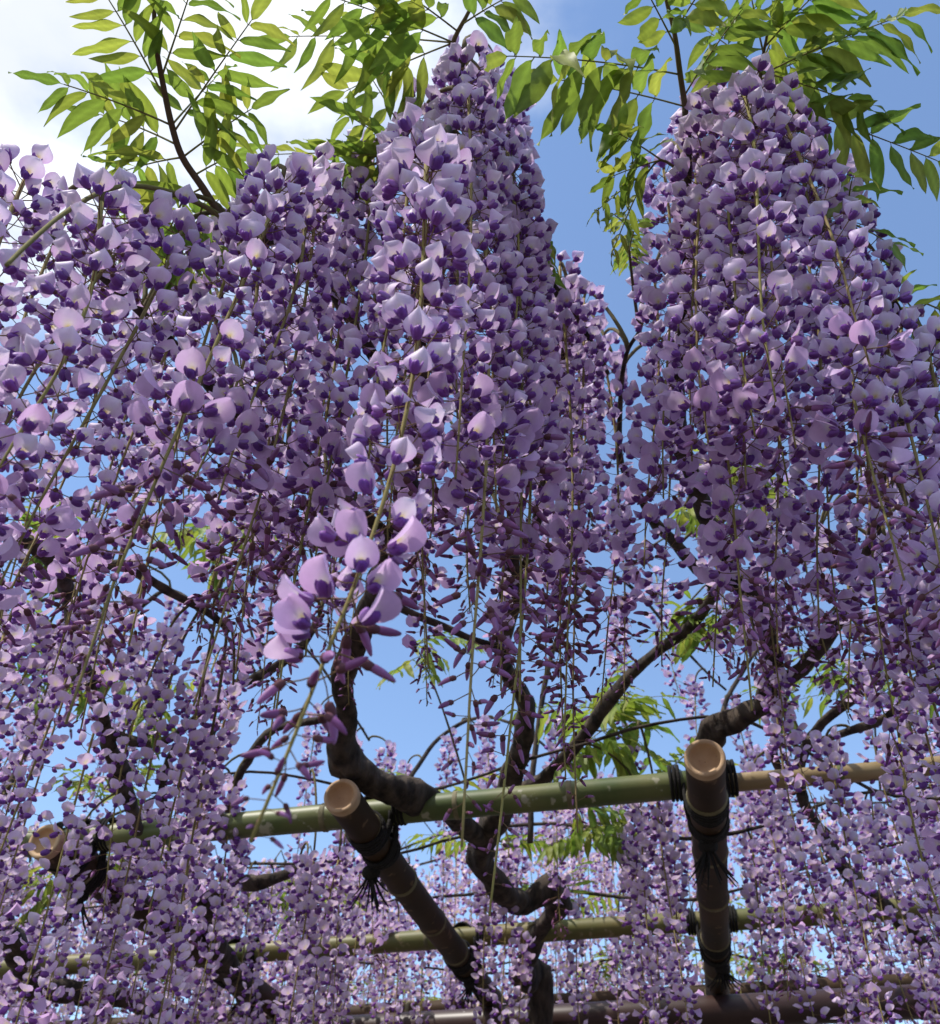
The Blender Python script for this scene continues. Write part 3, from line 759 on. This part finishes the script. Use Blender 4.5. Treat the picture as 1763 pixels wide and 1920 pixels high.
def leaf(root, base, tip, n, size, droop=.5, seed=0, sag=.06, nrm=None):
    size *= 1.05
    rnd = random.Random(seed * 31 + 7)
    o = root.location
    b, t = base - o, tip - o
    d = t - b; Ln = d.length
    def cur(u): return b + d * u + Vector((0, 0, 1)) * (sag * Ln * 4 * u * (1 - u) * .6)
    mb = MB(); mb.tube([cur(k / 10) for k in range(11)], [.0013 - .0007 * k / 10 for k in range(11)], 5, (.19, .17, .06), 0)
    lf = link('leaf', mb.mesh('leaf', [M_STALK]), root)
    up = nrm if nrm else Vector((rnd.uniform(-.35, .35), rnd.uniform(-.35, .35), 1)).normalized()
    def put(p, direc, sz):
        x = direc.normalized()
        z = up + Vector((rnd.uniform(-.4, .4), rnd.uniform(-.4, .4), 0)); z = (z - x * z.dot(x)).normalized(); y = z.cross(x)
        M = Matrix((x, y, z)).transposed().to_4x4()
        M = Matrix.Translation(p + x * sz * .05) @ M @ Matrix.Diagonal((sz, sz * rnd.uniform(.9, 1.15), sz, 1))
        link('leaflet', rnd.choice(LEAFLETS), lf, M)
    ax = d.normalized(); sd_ = ax.cross(up).normalized()
    for i in range(n):
        u = .26 + .70 * i / max(1, n - 1)
        prof = .72 + .42 * math.sin(math.pi * min(1, .15 + u * .8))
        for sg in (-1, 1):
            uu = min(.99, u + rnd.uniform(-.015, .015))
            dr = droop * rnd.uniform(.5, 1.4)
            put(cur(uu), sd_ * sg * rnd.uniform(.8, 1.05) + ax * rnd.uniform(.35, .75) - Vector((0, 0, 1)) * dr, size * prof * rnd.uniform(.85, 1.12))
    put(cur(1), ax - Vector((0, 0, 1)) * droop * .5, size * .95)
nsh = 0
def shoot(label, stem_px, leaves, group=None, r0=.004, c=(.12, .09, .05), size=.055, droop=.5, buds=True):
    """stem_px: (x,y,t) points, leaves: (x0,y0,t0, x1,y1,t1, pairs)"""
    global nsh
    nsh += 1
    pts = [atT(*p) for p in stem_px]
    q = min(canes, key=lambda k: (k - pts[0]).length_squared)
    if (q - pts[0]).length > .01: pts = [q, q.lerp(pts[0], .5) + Vector((0, 0, .02))] + pts
    t = thing('leafy_shoot', label, 'foliage', pts[0], group)
    P, Q = spline(pts, [r0 * (1 - .6 * i / (len(pts) - 1)) for i in range(len(pts))], 5)
    mb = MB(); mb.tube([p - pts[0] for p in P], Q, 7, c, 0, rough=.1)
    link('stem', mb.mesh('stem', [M_STALK]), t)
    for i, lf in enumerate(leaves):
        x0, y0, t0, x1, y1, t1, n = lf[:7]
        a = atT(x0, y0, t0)
        s = min(P, key=lambda k: (k - a).length_squared)      # the leaf stalk starts on the stem
        leaf(t, s if (s - a).length < .2 else a.lerp(s, .98), atT(x1, y1, t1), n, lf[7] if len(lf) > 7 else size, droop, nsh * 50 + i)
    return t
shoot('upright leafy shoot with green stem standing in front of the white cloud',
      [(420, 415, 1.06), (380, 352, 1.05), (342, 295, 1.04), (322, 235, 1.03), (306, 160, 1.02), (292, 80, 1.0), (288, 0, .99), (282, -80, .98)],
      [(310, 190, 1.02, 195, -15, .98, 6), (315, 150, 1.02, 362, -30, .98, 5), (330, 250, 1.03, 470, 40, 1.0, 6), (322, 240, 1.03, 120, 158, .98, 5),
       (330, 270, 1.03, 190, 215, 1.08, 5), (345, 300, 1.04, 470, 205, 1.08, 5), (340, 290, 1.04, 235, 320, 1.1, 5), (380, 352, 1.05, 300, 400, 1.12, 4),
       (320, 230, 1.03, 400, 150, 1.1, 4), (370, 330, 1.04, 440, 290, 1.1, 4)], r0=.0048, c=(.085, .055, .035), size=.050, droop=.35)
shoot('arching green flower stalk shoot with small leaves beside the cloud-backed shoot',
      [(420, 410, 1.06), (380, 385, 1.02), (320, 360, .98), (250, 348, .93), (190, 360, .86), (120, 400, .75), (60, 450, .66), (12, 497, .6)],
      [(330, 365, 1.0, 300, 470, 1.05, 4), (370, 380, 1.02, 350, 480, 1.08, 4)], r0=.0034, c=(.17, .15, .055), size=.035, droop=.7)
shoot('leafy shoot rising behind the tip of the tall middle flower mass',
      [(870, 100, 1.2), (850, 80, 1.18), (880, 20, 1.16), (905, -40, 1.15)],
      [(850, 85, 1.18, 548, 68, 1.2, 7), (850, 80, 1.18, 610, -10, 1.1, 7), (860, 60, 1.18, 720, -40, 1.1, 6), (855, 85, 1.18, 650, 170, 1.25, 5), (870, 50, 1.17, 960, -10, 1.1, 5)],
      r0=.004, size=.058, droop=.45)
shoot('yellowish young foliage between the tall middle mass and the cloud',
      [(830, 330, 1.2), (790, 310, 1.22), (760, 290, 1.24), (720, 300, 1.26)],
      [(800, 300, 1.22, 650, 215, 1.25, 5), (790, 310, 1.22, 680, 120, 1.28, 6), (760, 290, 1.24, 600, 310, 1.3, 6), (740, 295, 1.25, 480, 292, 1.3, 6), (740, 300, 1.26, 560, 370, 1.3, 5), ],
      r0=.003, size=.052, droop=.4)
shoot('large shoot of drooping glossy leaves against the blue sky',
      [(1285, 200, 1.2), (1276, 140, 1.15), (1265, 60, 1.1), (1250, 0, 1.08), (1240, -60, 1.05)],
      [(1275, 165, 1.15, 955, 105, .98, 8, .080), (1282, 200, 1.2, 1050, 150, 1.12, 7, .078), (1280, 180, 1.18, 1390, 20, 1.05, 6, .06), (1270, 90, 1.12, 1200, -40, 1.0, 5, .055),
       (1265, 60, 1.1, 1345, -60, 1.0, 5, .055)], r0=.0042, size=.062, droop=.75)
shoot('spreading leafy shoot topping the broad flower mass against blue sky',
      [(1420, 200, 1.2), (1425, 150, 1.18), (1430, 110, 1.16), (1440, 60, 1.13)],
      [(1425, 140, 1.18, 1690, 30, 1.05, 8, .066), (1420, 180, 1.2, 1755, 300, 1.1, 8, .062), (1430, 100, 1.16, 1400, -50, 1.1, 6), (1435, 80, 1.15, 1560, -40, 1.08, 6, .06), (1425, 150, 1.18, 1560, 90, 1.22, 6, .06),
       (1425, 130, 1.18, 1330, 60, 1.22, 5, .058), (1430, 110, 1.17, 1480, 10, 1.2, 5, .058), (1430, 120, 1.18, 1620, 200, 1.12, 6, .06)], r0=.0035, size=.06, droop=.7)
shoot('small pale leaves at the blue-sky edge of the broad mass',
      [(1285, 330, 1.22), (1240, 300, 1.2), (1210, 330, 1.2)],
      [(1240, 300, 1.2, 1150, 330, 1.18, 4, .05), (1220, 320, 1.2, 1120, 395, 1.18, 5, .028), (1215, 330, 1.2, 1150, 470, 1.2, 5, .03), (1240, 300, 1.2, 1160, 250, 1.15, 4, .055)], r0=.0025, size=.05, droop=.6)
shoot('sprig of leaves beside the sunlit outer edge of the broad mass',
      [(1640, 470, 1.15), (1600, 420, 1.12), (1590, 400, 1.1)], [(1600, 420, 1.12, 1665, 455, 1.05, 2, .055), (1590, 400, 1.1, 1600, 330, 1.0, 3, .05)], r0=.002)
shoot('sprig of leaves poking out past the outermost racemes of the broad mass',
      [(1740, 630, 1.2), (1720, 590, 1.2), (1750, 560, 1.2)], [(1720, 590, 1.2, 1680, 540, 1.2, 3, .04), (1740, 570, 1.2, 1800, 600, 1.2, 4, .05), (1740, 600, 1.2, 1700, 650, 1.2, 3, .045), (1750, 560, 1.2, 1810, 540, 1.2, 3, .05)], r0=.002)
def bush(label, cx, cy, t, sx, sy, n, size, seed, droop=.5):
    rnd = random.Random(seed); lv = []
    pts = [(cx, cy, t), (cx + rnd.uniform(-.3, .3) * sx, cy - .3 * sy, t), (cx + rnd.uniform(-.5, .5) * sx, cy - .6 * sy, t)]
    for i in range(n):
        p = rnd.choice(pts); a = rnd.uniform(0, 6.28); k = rnd.uniform(.7, 1.1)
        lv.append((p[0], p[1], p[2], p[0] + math.cos(a) * sx * k, p[1] + math.sin(a) * sy * k * .9, t + rnd.uniform(-.15, .15), rnd.choice((4, 5, 6)), size * rnd.uniform(.85, 1.15)))
    shoot(label, pts, lv, r0=.003, droop=droop)
bush('light green leaves showing under the mass beneath the cloud-backed shoot', 100, 1040, 1.9, 110, 80, 7, .055, 1)
bush('leaves beside the knotted limb at the shady edge', 60, 1250, 2.0, 120, 90, 7, .05, 2)
bush('long pale leaves hanging behind the bare yellow raceme stem', 420, 1040, 2.0, 120, 90, 8, .055, 3, .8)
bush('yellow green leaves over the forked dark limb', 270, 1300, 2.0, 120, 90, 7, .055, 4, .8)
bush('bright green leaves under the half hidden beam', 190, 1500, 2.3, 90, 70, 7, .05, 5)
bush('leaves near the tassel of the flower-hidden beam', 120, 1660, 2.4, 130, 90, 9, .055, 6)
bush('leaves filling the gap under the forked dark limb', 560, 1690, 2.8, 140, 70, 8, .05, 7)
bush('small leaves beside the bent black trunk', 790, 1230, 2.3, 80, 60, 5, .05, 8)
bush('bright yellow green leaves behind the slanting branch above the green pole', 1130, 1370, 2.25, 130, 70, 12, .075, 9, .5)
bush('leaves hanging under the green pole beside the sawn beam', 1090, 1560, 2.35, 90, 80, 6, .065, 10, 1.1)
bush('leaves glowing through the broad flower mass', 1390, 960, 1.75, 110, 90, 8, .06, 11, .8)
bush('leaves below the broad flower mass near the stout limb', 1330, 1190, 1.95, 90, 60, 6, .055, 12, .8)
bush('green leaves behind the tan pole', 1640, 1290, 2.3, 170, 70, 11, .055, 13)
bush('leaves among racemes over the slanting limb', 1480, 1330, 2.2, 90, 60, 6, .05, 14)
bush('small leaves against the sky gap in the middle mass', 1000, 480, 1.35, 50, 70, 4, .04, 15, .7)
bush('leaves behind the flowers at the joint between the two masses', 1180, 470, 1.4, 50, 70, 4, .035, 16, .7)
bush('dark leaves among flowers below the cloud-backed shoot', 330, 470, 1.2, 90, 70, 6, .045, 17, .8)
bush('far green leaves behind the brown pipe', 1150, 1830, 3.4, 150, 60, 6, .055, 18)

# leaves lying over the trellis between the canes, added to shade the flowers below
rnd = random.Random(77)
for i in range(26):
    X, Y = -2.3 + 4.6 * ((i * .618) % 1), rnd.uniform(2.15, 4.4)
    c = Vector((X, Y, CAM.z + rnd.uniform(.93, 1.10)))
    q = min(canes, key=lambda k: (k - c).length_squared)
    k = (c - beam_ends[0]).dot(PD)
    bay = 'outside the half hidden beam' if k < -1.37 else 'between half hidden and middle beams' if k < -.68 else 'between middle and thick beams' if k < 0 else 'past the thick beam'
    t = thing('leafy_shoot', 'leaves spread over the trellis top, ' + bay, 'foliage', q, 'leaves over the trellis, ' + bay)
    mb = MB(); mb.tube([Vector(), (c - q) * .5 + Vector((0, 0, .03)), c - q], [.003, .0025, .002], 6, (.12, .09, .05), 0)
    link('stem', mb.mesh('stem', [M_STALK]), t)
    for j in range(5):
        a = rnd.uniform(0, 6.28); ln = rnd.uniform(.16, .26)
        leaf(t, c, c + Vector((math.cos(a) * ln, math.sin(a) * ln, rnd.uniform(-.03, .07))), 6, .05, .3, 7000 + i * 9 + j)
